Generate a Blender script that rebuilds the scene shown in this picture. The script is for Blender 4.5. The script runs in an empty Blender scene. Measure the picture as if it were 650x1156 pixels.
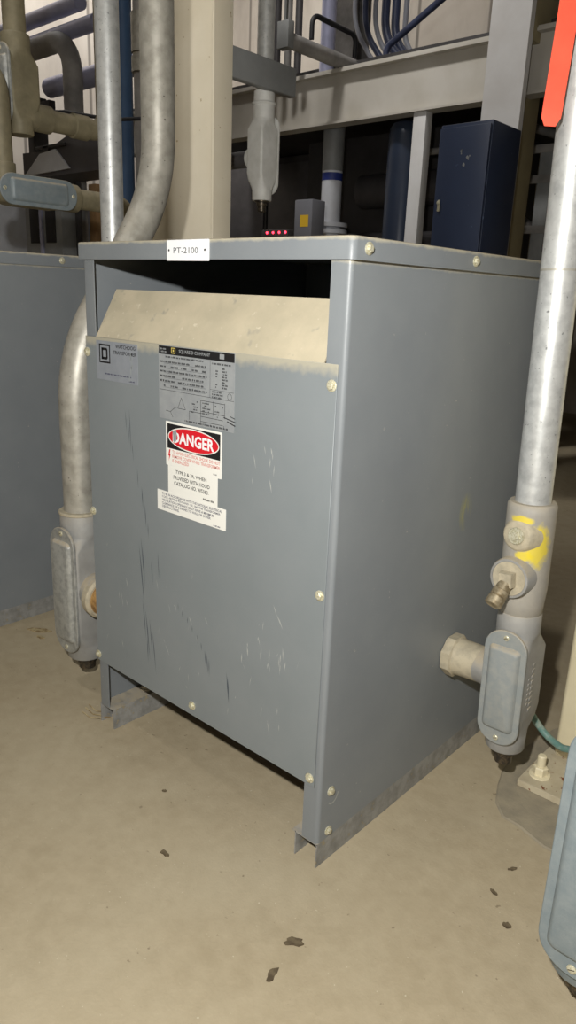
import bpy, bmesh, math, random
from mathutils import Vector, Matrix
random.seed(7)
PI = math.pi
S = bpy.context.scene
COL = S.collection
V = Vector

# ------------------------------------------------------------------ materials
def srgb(r, g, b):
    f = lambda c: (c/12.92 if c <= .04045 else ((c+.055)/1.055)**2.4)
    return tuple(f(c/255) for c in (r, g, b))

def mat(name, col, rough=.5, metal=0.0, col2=None, nscale=30, nlo=.45, nhi=.65, bump=0.0, bscale=200,
        dust=0.0, dustcol=(.40, .345, .25), dlo=.25, dhi=.8, extra=None, spec=None, rvar=0.0, speck=None):
    m = bpy.data.materials.new(name); m.use_nodes = True
    nt = m.node_tree; N = nt.nodes; L = nt.links
    bs = N['Principled BSDF']
    tc = N.new('ShaderNodeTexCoord')
    bs.inputs['Roughness'].default_value = rough
    bs.inputs['Metallic'].default_value = metal
    if spec is not None: bs.inputs['Specular IOR Level'].default_value = spec
    def noise(scale, detail=6, rg=.6, stretch=None):
        n = N.new('ShaderNodeTexNoise'); n.inputs['Scale'].default_value = scale
        n.inputs['Detail'].default_value = detail; n.inputs['Roughness'].default_value = rg
        if stretch:
            mp = N.new('ShaderNodeMapping'); mp.inputs['Scale'].default_value = stretch
            L.new(tc.outputs['Object'], mp.inputs['Vector']); L.new(mp.outputs['Vector'], n.inputs['Vector'])
        else: L.new(tc.outputs['Object'], n.inputs['Vector'])
        return n.outputs['Fac']
    def ramp(sock, lo, hi):
        r = N.new('ShaderNodeMapRange'); r.inputs['From Min'].default_value = lo; r.inputs['From Max'].default_value = hi
        L.new(sock, r.inputs['Value']); return r.outputs['Result']
    def math_(op, a, b):
        n = N.new('ShaderNodeMath'); n.operation = op
        for i, x in enumerate((a, b)):
            if isinstance(x, (int, float)): n.inputs[i].default_value = x
            else: L.new(x, n.inputs[i])
        return n.outputs[0]
    def mix(fac, a, b):
        n = N.new('ShaderNodeMix'); n.data_type = 'RGBA'
        if isinstance(fac, (int, float)): n.inputs[0].default_value = fac
        else: L.new(fac, n.inputs[0])
        for i, x in ((6, a), (7, b)):
            if isinstance(x, tuple): n.inputs[i].default_value = x[:3]+(1,)
            else: L.new(x, n.inputs[i])
        return n.outputs[2]
    c = tuple(col)
    if col2: c = mix(ramp(noise(nscale), nlo, nhi), c, tuple(col2))
    if speck:
        for (sc, lo, hi, scol) in speck: c = mix(ramp(noise(sc, 3, .55), lo, hi), c, scol)
    H = dict(N=N, L=L, tc=tc, noise=noise, ramp=ramp, math=math_, mix=mix, bs=bs)
    if extra: c = extra(H, c)
    rough_s = None
    if dust > 0:
        g = N.new('ShaderNodeNewGeometry'); sp = N.new('ShaderNodeSeparateXYZ')
        L.new(g.outputs['Normal'], sp.inputs[0])
        d = math_('MULTIPLY', ramp(sp.outputs['Z'], dlo, dhi), dust)
        d = math_('MULTIPLY', d, ramp(noise(35), .25, .55))
        c = mix(d, c, tuple(dustcol))
        rough_s = math_('ADD', rough, math_('MULTIPLY', d, .9-rough))
        if metal > 0: L.new(math_('MULTIPLY', math_('SUBTRACT', 1.0, d), metal), bs.inputs['Metallic'])
    if rvar:
        rr = math_('ADD', rough_s if rough_s is not None else rough, math_('MULTIPLY', math_('SUBTRACT', noise(18), .5), rvar))
        L.new(rr, bs.inputs['Roughness'])
    elif rough_s is not None: L.new(rough_s, bs.inputs['Roughness'])
    if isinstance(c, tuple): bs.inputs['Base Color'].default_value = c[:3]+(1,)
    else: L.new(c, bs.inputs['Base Color'])
    if bump:
        b = N.new('ShaderNodeBump'); b.inputs['Strength'].default_value = bump; b.inputs['Distance'].default_value = .002
        L.new(noise(bscale), b.inputs['Height']); L.new(b.outputs['Normal'], bs.inputs['Normal'])
    return m

def emis(name, col, st):
    m = bpy.data.materials.new(name); m.use_nodes = True
    b = m.node_tree.nodes['Principled BSDF']; b.inputs['Base Color'].default_value = (*col, 1)
    b.inputs['Emission Color'].default_value = (*col, 1); b.inputs['Emission Strength'].default_value = st
    return m

GREY = srgb(124, 129, 132)
def yellow_smear(H, c):
    # a rubbed smear of yellow paint on the outer right side sheet
    N, L = H['N'], H['L']
    mp = N.new('ShaderNodeMapping'); mp.inputs['Location'].default_value = (-.76/.02, -.478/.030, -.672/.05)
    mp.inputs['Scale'].default_value = (1/.02, 1/.030, 1/.05)
    L.new(H['tc'].outputs['Object'], mp.inputs['Vector'])
    ln = N.new('ShaderNodeVectorMath'); ln.operation = 'LENGTH'; L.new(mp.outputs['Vector'], ln.inputs[0])
    f = H['ramp'](ln.outputs['Value'], 1.0, .35)
    f = H['math']('MULTIPLY', f, H['ramp'](H['noise'](40, 4, .6, (1, 1, .3)), .36, .62))
    c = H['mix'](H['math']('MULTIPLY', f, .75), c, srgb(176, 170, 60))
    return scuffs(H, c)
def scuffs(H, c):
    f = H['ramp'](H['noise'](16, 8, .75, (2.6, 2.6, .55)), .68, .76)
    c = H['mix'](H['math']('MULTIPLY', f, .22), c, srgb(165, 165, 158))
    f = H['ramp'](H['noise'](90, 2, .5), .74, .79)
    return H['mix'](H['math']('MULTIPLY', f, .5), c, srgb(175, 172, 160))
def edge_dust(lo, hi, amt):
    def f(H, c):
        N, L = H['N'], H['L']
        sp = N.new('ShaderNodeSeparateXYZ'); L.new(H['tc'].outputs['Object'], sp.inputs[0])
        g = H['ramp'](sp.outputs['Z'], lo, hi)
        q = H['ramp'](H['math']('ADD', g, H['math']('MULTIPLY', H['noise'](28, 6, .7), 1.0)), .95, 1.4)
        c = H['mix'](H['math']('MULTIPLY', q, amt), c, srgb(186, 178, 154))
        return c
    return f
def side_extra(H, c): return edge_dust(1.172, 1.186, .6)(H, yellow_smear(H, c))
def lid_extra(H, c): return edge_dust(1.208, 1.2215, .8)(H, scuffs(H, c))
def panel_extra(H, c):
    N, L = H['N'], H['L']
    sp = N.new('ShaderNodeSeparateXYZ'); L.new(H['tc'].outputs['Object'], sp.inputs[0])
    g = H['ramp'](sp.outputs['Z'], .985, 1.019)
    f = H['ramp'](H['math']('ADD', g, H['math']('MULTIPLY', H['noise'](45), .9)), .75, 1.25)
    c = H['mix'](H['math']('MULTIPLY', f, .75), c, srgb(172, 166, 146))
    f = H['ramp'](H['noise'](14, 8, .72, (2.4, 1, .8)), .66, .72)
    c = H['mix'](H['math']('MULTIPLY', f, .35), c, srgb(150, 154, 152))
    return c
M = {}
M['grey'] = mat('grey_enamel', GREY, .42, 0, srgb(117, 122, 126), 6, .3, .7, .12, 260, dust=.55, dlo=.5, dhi=.95, extra=scuffs, rvar=.12)
M['side'] = mat('grey_enamel_side', GREY, .42, 0, srgb(117, 122, 126), 6, .3, .7, .12, 260, extra=side_extra, rvar=.12)
M['lid'] = mat('grey_enamel_lid', GREY, .42, 0, srgb(117, 122, 126), 6, .3, .7, .12, 260, dust=.9, dlo=.3, dhi=.9, extra=lid_extra, rvar=.12)
M['panel'] = mat('grey_enamel_front', srgb(126, 132, 135), .42, 0, srgb(119, 126, 129), 5, .3, .7, .1, 260, extra=panel_extra, rvar=.12)
M['scratch'] = mat('dark_scratch', srgb(74, 82, 90), .6)
M['scratch2'] = mat('pale_scratch', srgb(160, 163, 160), .6)
M['dustsheet'] = mat('dusty_sheet', srgb(184, 174, 150), .92, 0, srgb(168, 160, 138), 14, .35, .7, .15, 150,
                     speck=[(22, .66, .74, srgb(150, 146, 132)), (70, .66, .74, srgb(196, 188, 166))])
M['rail'] = mat('galvanised_rail', srgb(150, 150, 147), .55, .1, srgb(122, 122, 119), 30, .4, .65, .2, 120, dust=.9, dlo=.5, dhi=.9,
                speck=[(60, .62, .7, srgb(150, 140, 115))])
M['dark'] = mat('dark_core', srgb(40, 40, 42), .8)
M['screw'] = mat('plated_screw', srgb(206, 203, 182), .4, .35, srgb(176, 170, 138), 300, .45, .6)
M['zinc'] = mat('galvanised_conduit', srgb(202, 204, 202), .42, .45, srgb(176, 178, 177), 40, .42, .68, .12, 90, rvar=.18,
                speck=[(120, .66, .72, srgb(120, 122, 122))])
M['zinc2'] = mat('weathered_conduit', srgb(178, 175, 165), .48, .4, srgb(152, 149, 139), 25, .4, .65, .15, 90, dust=.5, rvar=.15,
                 speck=[(90, .68, .73, srgb(100, 98, 92))])
M['cast'] = mat('cast_fitting', srgb(160, 160, 157), .6, .25, srgb(148, 147, 143), 20, .35, .65, .25, 350, dust=.95, dlo=.12, dhi=.6)
M['cover'] = mat('fitting_cover', srgb(140, 146, 146), .52, .15, srgb(150, 153, 150), 45, .42, .62, .25, 300, dust=.95, dlo=.15, dhi=.6)
M['coverm'] = mat('bare_fitting_cover', srgb(176, 178, 174), .4, .4, srgb(152, 154, 152), 60, .42, .62, .4, 260, dust=.95, dlo=.2, dhi=.6)
M['coverb'] = mat('painted_fitting_cover', srgb(118, 129, 134), .5, .1, srgb(130, 139, 142), 40, .4, .65, .25, 300, dust=.8, dlo=.2, dhi=.7)
def yellow_fit(H, c):
    N, L = H['N'], H['L']
    out = c
    for (ctr, sc) in (((.036, -.036, .540), (.022, .036, .050)), ((.002, -.05, .594), (.026, .034, .010)), ((.014, -.05, .518), (.020, .03, .012))):
        mp = N.new('ShaderNodeMapping'); mp.inputs['Location'].default_value = tuple(-a/b for a, b in zip(ctr, sc))
        mp.inputs['Scale'].default_value = tuple(1/b for b in sc)
        L.new(H['tc'].outputs['Object'], mp.inputs['Vector'])
        ln = N.new('ShaderNodeVectorMath'); ln.operation = 'LENGTH'; L.new(mp.outputs['Vector'], ln.inputs[0])
        f = H['ramp'](H['math']('ADD', ln.outputs['Value'], H['math']('MULTIPLY', H['noise'](60), .9)), 1.5, 1.15)
        out = H['mix'](H['math']('MULTIPLY', f, .85), out, srgb(226, 205, 52))
    return out
M['palecast'] = mat('pale_cast_fitting', srgb(222, 222, 218), .6, .1, srgb(206, 206, 200), 20, .35, .65, .2, 300)
M['castyellow'] = mat('cast_fitting_painted', srgb(168, 163, 152), .6, .15, srgb(154, 151, 144), 20, .35, .65, .25, 350, dust=.8, dlo=.15, dhi=.6, extra=yellow_fit)
M['dustcast'] = mat('dusty_casting', srgb(182, 172, 148), .7, .05, srgb(160, 152, 132), 50, .4, .65, .3, 300)
M['rust'] = mat('rusty_nipple', srgb(176, 138, 84), .7, .1, srgb(120, 88, 52), 60, .4, .65, .3, 200)
M['plug'] = mat('dark_plug', srgb(70, 66, 60), .4, .7, srgb(110, 98, 80), 120, .45, .65)
M['brass'] = mat('breather_steel', srgb(176, 164, 138), .4, .5, srgb(140, 126, 100), 90, .4, .6)
M['olive'] = mat('dusty_olive_conduit', srgb(136, 128, 103), .6, .2, srgb(110, 103, 82), 14, .35, .65, .2, 100, dust=.5)
M['beige'] = mat('beige_steel_paint', srgb(243, 234, 212), .5, 0, srgb(234, 224, 200), 4, .35, .65, .05, 90,
                 speck=[(30, .70, .74, srgb(190, 170, 130))])
M['cream'] = mat('cream_post_paint', srgb(226, 216, 184), .55, 0, srgb(214, 203, 170), 6, .35, .65, .05, 90)
M['plate'] = mat('rust_edged_plate', srgb(192, 182, 156), .7, 0, srgb(178, 166, 140), 16, .4, .6, .25, 120,
                 speck=[(55, .63, .67, srgb(120, 72, 44))])
M['beam'] = mat('light_grey_beam_paint', srgb(190, 186, 178), .6, 0, srgb(176, 171, 160), 3, .35, .65)
M['greysteel'] = mat('grey_steel', srgb(140, 142, 142), .55, .1, srgb(122, 124, 124), 5, .35, .65)
M['palecol'] = mat('pale_column_paint', srgb(206, 206, 206), .55, 0, srgb(194, 192, 190), 3, .35, .65)
M['olivecol'] = mat('olive_paint_and_shade', srgb(150, 140, 108), .6, 0, srgb(136, 126, 98), 4, .35, .65)  # junction box paint; on the column, its shaded side put into the colour
M['navy'] = mat('navy_enamel', srgb(44, 55, 79), .4, 0, srgb(40, 50, 73), 3, .35, .65, speck=[(26, .71, .73, srgb(80, 96, 124))])
M['tank'] = mat('dark_blue_tank', srgb(46, 56, 74), .3, .1, srgb(40, 48, 64), 3, .35, .65)
M['bgpipe'] = mat('blue_grey_pipe', srgb(176, 178, 206), .35, .3, srgb(156, 158, 184), 5, .35, .65)
M['bgpipe2'] = mat('grey_insulated_pipe', srgb(156, 153, 150), .6, .1, srgb(120, 118, 116), 5, .35, .65)
M['darkpipe'] = mat('dark_grey_pipe', srgb(84, 82, 84), .55, .2, srgb(70, 68, 70), 5, .35, .65)
M['darksteel'] = mat('dark_steel', srgb(66, 64, 64), .6, .1, srgb(54, 52, 52), 5, .35, .65)
M['bluepaint'] = mat('blue_pipe_paint', srgb(74, 104, 142), .45, 0, srgb(66, 94, 130), 6, .35, .65)
M['whitepipe'] = mat('white_pipe_paint', srgb(214, 218, 226), .5, 0, srgb(198, 200, 206), 5, .35, .65)
M['blueband'] = mat('blue_band', srgb(40, 56, 130), .5)
M['white'] = mat('white_plastic', srgb(232, 234, 236), .4)
M['black'] = mat('black_rubber', srgb(24, 24, 28), .6)
M['cable'] = mat('blue_black_cable', srgb(60, 68, 96), .45, 0, srgb(48, 54, 78), 8, .4, .6)
M['cablegrey'] = mat('grey_cable', srgb(150, 152, 162), .45)
M['ribbon'] = mat('orange_red_tape', srgb(250, 92, 66), .45, 0, srgb(242, 82, 58), 12, .35, .65)
M['green'] = mat('dusty_green_wire', srgb(96, 132, 124), .5, 0, srgb(150, 160, 148), 60, .45, .65)
M['leaf'] = mat('dry_flake', srgb(104, 92, 70), .9, 0, srgb(80, 68, 50), 60, .4, .6)
M['straw'] = mat('pale_straw', srgb(176, 160, 122), .9, 0, srgb(128, 108, 74), 60, .4, .6)
M['boxgrey'] = mat('grey_instrument_case', srgb(116, 117, 124), .5)
M['yellow'] = mat('yellow_sticker', srgb(220, 180, 50), .5)
M['tan'] = mat('tan_timber', srgb(170, 136, 96), .7, 0, srgb(150, 118, 82), 8, .4, .6)
M['led'] = emis('red_lamp', (1, .03, .06), 6)
M['tube'] = emis('lamp_tube', (.92, .95, 1), 3)
M['lab_white'] = mat('white_label', srgb(228, 228, 222), .4)
M['lab_silver'] = mat('silver_plate', srgb(150, 154, 156), .45, .1, srgb(142, 146, 149), 30, .4, .6)
M['lab_grey'] = mat('grey_label', srgb(136, 141, 148), .42, .0, srgb(130, 135, 142), 30, .4, .6)
M['ink'] = mat('black_ink', srgb(26, 26, 28), .5)
M['inkgrey'] = mat('grey_ink', srgb(90, 92, 96), .5)
M['inkblue'] = mat('blue_black_ink', srgb(58, 58, 84), .5)
M['red'] = mat('danger_red', srgb(205, 30, 42), .4)
M['inkred'] = mat('faded_red_ink', srgb(206, 120, 112), .5)
M['worn'] = mat('worn_grey', srgb(140, 146, 148), .5)
M['gold'] = mat('gold_ink', srgb(196, 178, 96), .45)

def floor_extra(H, c):
    c = H['mix'](H['math']('MULTIPLY', H['ramp'](H['noise'](2.2, 8, .62), .42, .68), .55), c, srgb(180, 169, 144))
    c = H['mix'](H['math']('MULTIPLY', H['ramp'](H['noise'](7, 9, .7), .55, .72), .4), c, srgb(150, 138, 113))
    c = H['mix'](H['math']('MULTIPLY', H['ramp'](H['noise'](55, 3, .5), .70, .74), .6), c, srgb(112, 100, 80))
    c = H['mix'](H['math']('MULTIPLY', H['ramp'](H['noise'](120, 2, .5), .72, .76), .7), c, srgb(204, 196, 172))
    return c
M['floor'] = mat('dusty_concrete', srgb(172, 159, 133), .92, 0, srgb(163, 150, 124), 26, .35, .65, .35, 140, extra=floor_extra, spec=.2)
M['grout'] = mat('grey_grout', srgb(156, 146, 124), .95, 0, srgb(138, 130, 112), 22, .35, .65, .5, 120)
def wall_extra(H, c):
    # seams between the wall sheets
    N, L = H['N'], H['L']
    sp = N.new('ShaderNodeSeparateXYZ'); L.new(H['tc'].outputs['Object'], sp.inputs[0])
    a = H['math']('ADD', sp.outputs['X'], sp.outputs['Y'])
    a = H['math']('FRACT', H['math']('MULTIPLY', a, 1/.9), 0)
    f = H['ramp'](H['math']('ABSOLUTE', H['math']('SUBTRACT', a, .5), 0), .030, .012)
    c = H['mix'](H['math']('MULTIPLY', f, .7), c, srgb(92, 86, 80))
    f = H['ramp'](H['noise'](1.3, 7, .65, (2, 2, .6)), .45, .75)
    return H['mix'](H['math']('MULTIPLY', f, .45), c, srgb(150, 140, 130))
M['wall'] = mat('pale_wall_sheet', srgb(212, 204, 192), .85, 0, srgb(202, 193, 180), 2, .35, .65, extra=wall_extra)
M['ceil'] = mat('dark_ceiling', srgb(74, 72, 70), .9, 0, srgb(66, 64, 62), 3, .35, .65)

# ------------------------------------------------------------------ mesh builder
class MB:
    def __init__(s): s.v = []; s.f = []; s.m = []; s.mi = 0
    def add(s, vs, fs):
        o = len(s.v); s.v += [tuple(p) for p in vs]
        for f in fs: s.f.append([i+o for i in f]); s.m.append(s.mi)
        return s
    def use(s, i): s.mi = i; return s
    def bm(s, b, mx=None):
        if mx is not None: bmesh.ops.transform(b, matrix=mx, verts=b.verts)
        b.verts.index_update()
        s.add([v.co[:] for v in b.verts], [[v.index for v in f.verts] for f in b.faces]); b.free(); return s
    def box(s, x0, x1, y0, y1, z0, z1, bev=0, seg=2, mx=None):
        b = bmesh.new(); bmesh.ops.create_cube(b, size=1)
        for v in b.verts:
            v.co = V(((x0+x1)/2+v.co.x*(x1-x0), (y0+y1)/2+v.co.y*(y1-y0), (z0+z1)/2+v.co.z*(z1-z0)))
        if bev: bmesh.ops.bevel(b, geom=list(b.edges), offset=bev, segments=seg, affect='EDGES', profile=.5)
        return s.bm(b, mx)
    def loft(s, rings, caps=True):
        n = len(rings[0]); vs = [p for r in rings for p in r]; fs = []
        for k in range(len(rings)-1):
            for i in range(n):
                j = (i+1) % n; fs.append([k*n+i, k*n+j, (k+1)*n+j, (k+1)*n+i])
        if caps: fs.append(list(range(n))[::-1]); fs.append([(len(rings)-1)*n+i for i in range(n)])
        return s.add(vs, fs)
    def lathe(s, c, axis, prof, n=28, caps=True):
        # prof: list of (t along axis, radius)
        a = V(axis).normalized(); h = V((0, 0, 1)) if abs(a.z) < .9 else V((1, 0, 0))
        u = a.cross(h).normalized(); w = a.cross(u).normalized(); c = V(c)
        rings = [[c+a*t+u*(r*math.cos(2*PI*i/n))+w*(r*math.sin(2*PI*i/n)) for i in range(n)] for t, r in prof]
        return s.loft(rings, caps)
    def cyl(s, p0, p1, r, n=24, bev=0):
        p0, p1 = V(p0), V(p1); l = (p1-p0).length
        pr = [(0, r), (l, r)] if not bev else [(0, r-bev), (bev, r), (l-bev, r), (l, r-bev)]
        return s.lathe(p0, p1-p0, pr, n)
    def tube(s, path, r, n=24, flat=None):
        P = [V(p) for p in path]; rings = []; u = None
        for k, p in enumerate(P):
            t = (P[min(k+1, len(P)-1)]-P[max(k-1, 0)]).normalized()
            if u is None:
                h = V((0, 0, 1)) if abs(t.z) < .9 else V((1, 0, 0)); u = t.cross(h).normalized()
            else: u = (u-t*u.dot(t)).normalized()
            w = t.cross(u)
            rings.append([p+u*(r*math.cos(2*PI*i/n))+w*(r*math.sin(2*PI*i/n)) for i in range(n)])
        return s.loft(rings)
    def prism(s, pts, o, ux, uy, d):
        # polygon pts in the (ux, uy) frame at o, pushed by vector d
        o, ux, uy, d = V(o), V(ux), V(uy), V(d); n = len(pts)
        a = [o+ux*p[0]+uy*p[1] for p in pts]
        return s.loft([a, [p+d for p in a]])
    def build(s, name, mats, parent=None, sharp=38):
        me = bpy.data.meshes.new(name); me.from_pydata(s.v, [], s.f)
        for m in (mats if isinstance(mats, (list, tuple)) else [mats]): me.materials.append(M[m])
        b = bmesh.new(); b.from_mesh(me); bmesh.ops.recalc_face_normals(b, faces=b.faces)
        b.to_mesh(me); b.free()
        me.polygons.foreach_set('material_index', s.m)
        me.polygons.foreach_set('use_smooth', [True]*len(me.polygons))
        me.set_sharp_from_angle(angle=math.radians(sharp))
        o = bpy.data.objects.new(name, me); COL.objects.link(o)
        if parent: o.parent = parent
        return o

def tag(o, label, cat, group=None):
    o['label'] = label; o['category'] = cat
    if group: o['group'] = group
    return o
def empty(name, loc, label=None, cat=None, group=None, rot=(0, 0, 0)):
    o = bpy.data.objects.new(name, None); COL.objects.link(o); o.location = loc; o.rotation_euler = rot
    o.empty_display_size = .1
    if label: tag(o, label, cat, group)
    return o
def struct(o): o['kind'] = 'structure'; return o
def fillet(pts, r, n=10):
    P = [V(p) for p in pts]; out = [P[0]]
    for k in range(1, len(P)-1):
        a = (P[k-1]-P[k]); b = (P[k+1]-P[k]); la, lb = a.length, b.length; a.normalize(); b.normalize()
        ang = a.angle(b); t = min(r/math.tan(ang/2), la*.49, lb*.49); rr = t*math.tan(ang/2)
        c = P[k]+(a+b).normalized()*(rr/math.sin(ang/2)); s0 = P[k]+a*t-c; s1 = P[k]+b*t-c
        tot = s0.angle(s1); ax = s0.cross(s1).normalized()
        for i in range(n+1): out.append(c+Matrix.Rotation(tot*i/n, 3, ax) @ s0)
    out.append(P[-1]); return out
def rrect(hx, hy, r, k=6, cx=0, cy=0):
    r = min(r, hx*.999, hy*.999); out = []
    for (sx, sy, a0) in ((1, 1, 0), (-1, 1, PI/2), (-1, -1, PI), (1, -1, 3*PI/2)):
        for i in range(k+1):
            a = a0+PI/2*i/k; out.append((cx+sx*(hx-r)+r*math.cos(a), cy+sy*(hy-r)+r*math.sin(a)))
    return out

# ------------------------------------------------------------------ lettering (facing -Y)
def text_into(mb, txt, x0, x1, z0, z1, y, bold=.012):
    cu = bpy.data.curves.new('t', 'FONT'); cu.body = txt; cu.extrude = .0; cu.resolution_u = 2; cu.fill_mode = 'BOTH'; cu.offset = bold
    ob = bpy.data.objects.new('t', cu); COL.objects.link(ob)
    dg = bpy.context.evaluated_depsgraph_get()
    me = bpy.data.meshes.new_from_object(ob.evaluated_get(dg))
    vs = [v.co.copy() for v in me.vertices]; fs = [list(p.vertices) for p in me.polygons]
    bpy.data.objects.remove(ob); bpy.data.curves.remove(cu); bpy.data.meshes.remove(me)
    ax0, ax1 = min(v.x for v in vs), max(v.x for v in vs); ay0, ay1 = min(v.y for v in vs), max(v.y for v in vs)
    sx = (x1-x0)/(ax1-ax0); sz = (z1-z0)/(ay1-ay0)
    mb.add([(x0+(v.x-ax0)*sx, y, z0+(v.y-ay0)*sz) for v in vs], fs)
def quad(mb, x0, x1, z0, z1, y): mb.add([(x0, y, z0), (x1, y, z0), (x1, y, z1), (x0, y, z1)], [[0, 1, 2, 3]])
def line(mb, x0, z0, x1, z1, y, w):
    d = V((x1-x0, z1-z0)); n = V((-d.y, d.x)).normalized()*w/2
    mb.add([(x0+n.x, y, z0+n.y), (x1+n.x, y, z1+n.y), (x1-n.x, y, z1-n.y), (x0-n.x, y, z0-n.y)], [[0, 1, 2, 3]])
def words(mb, x0, x1, z, h, y, rnd, fill=.85):
    # print too fine to read in the photograph: rows of small word-length strokes
    x = x0
    while x < x1:
        w = rnd.uniform(.5, 3.2)*h
        if x+w > x1: break
        if rnd.random() < fill:
            k = max(1, int(w/(h*.55)))
            for i in range(k):
                a = x+i*w/k; b = a+w/k*.72
                quad(mb, a, b, z, z+h*rnd.uniform(.75, 1), y)
        x += w+h*.55

# ------------------------------------------------------------------ setting
def plane_box(name, *a, m='wall'):
    return struct(MB().box(*a).build(name, m))
X0, X1, Y0, Y1, ZC = -7.0, 5.0, -4.0, 7.0, 5.6
plane_box('floor', X0-.1, X1+.1, Y0-.1, Y1+.1, -.1, 0, m='floor')
plane_box('ceiling', X0-.1, X1+.1, Y0-.1, Y1+.1, ZC, ZC+.1, m='ceil')
plane_box('wall_back', X0, X1, Y1, Y1+.1, 0, ZC)
plane_box('wall_left', X0-.1, X0, Y0, Y1, 0, ZC)
plane_box('wall_right', X1, X1+.1, Y0, Y1, 0, ZC)
plane_box('wall_front', X0, X1, Y0-.1, Y0, 0, ZC)
plane_box('shade_deck', -5.4, 3.5, 3.76, 6.98, 2.68, 2.76, m='darksteel')  # unseen deck added to shade everything between beam and back wall

# ------------------------------------------------------------------ transformer
W, D, H = .76, .775, 1.2215
OV, LIP, ZR, ZB, ZS, PW, RI = .0095, .0365, .0573, .188, 1.019, .041, .060
def hexscrew(name, p, n, parent, r=.0105):
    # a hex washer head screw standing on point p along direction n
    b = MB(); n = V(n)
    b.lathe(p, n, [(-.001, r*.98), (.0015, r), (.0022, r*.86)], 20)
    a = n.normalized(); h = V((0, 0, 1)) if abs(a.z) < .9 else V((1, 0, 0)); u = a.cross(h).normalized(); w = a.cross(u)
    rg = lambda t, q: [V(p)+a*t+u*(q*math.cos(PI/3*i+.3))+w*(q*math.sin(PI/3*i+.3)) for i in range(6)]
    b.loft([rg(.002, r*.66), rg(.0058, r*.66), rg(.0068, r*.52)])
    return b.build(name, 'screw', parent, 25)

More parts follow.
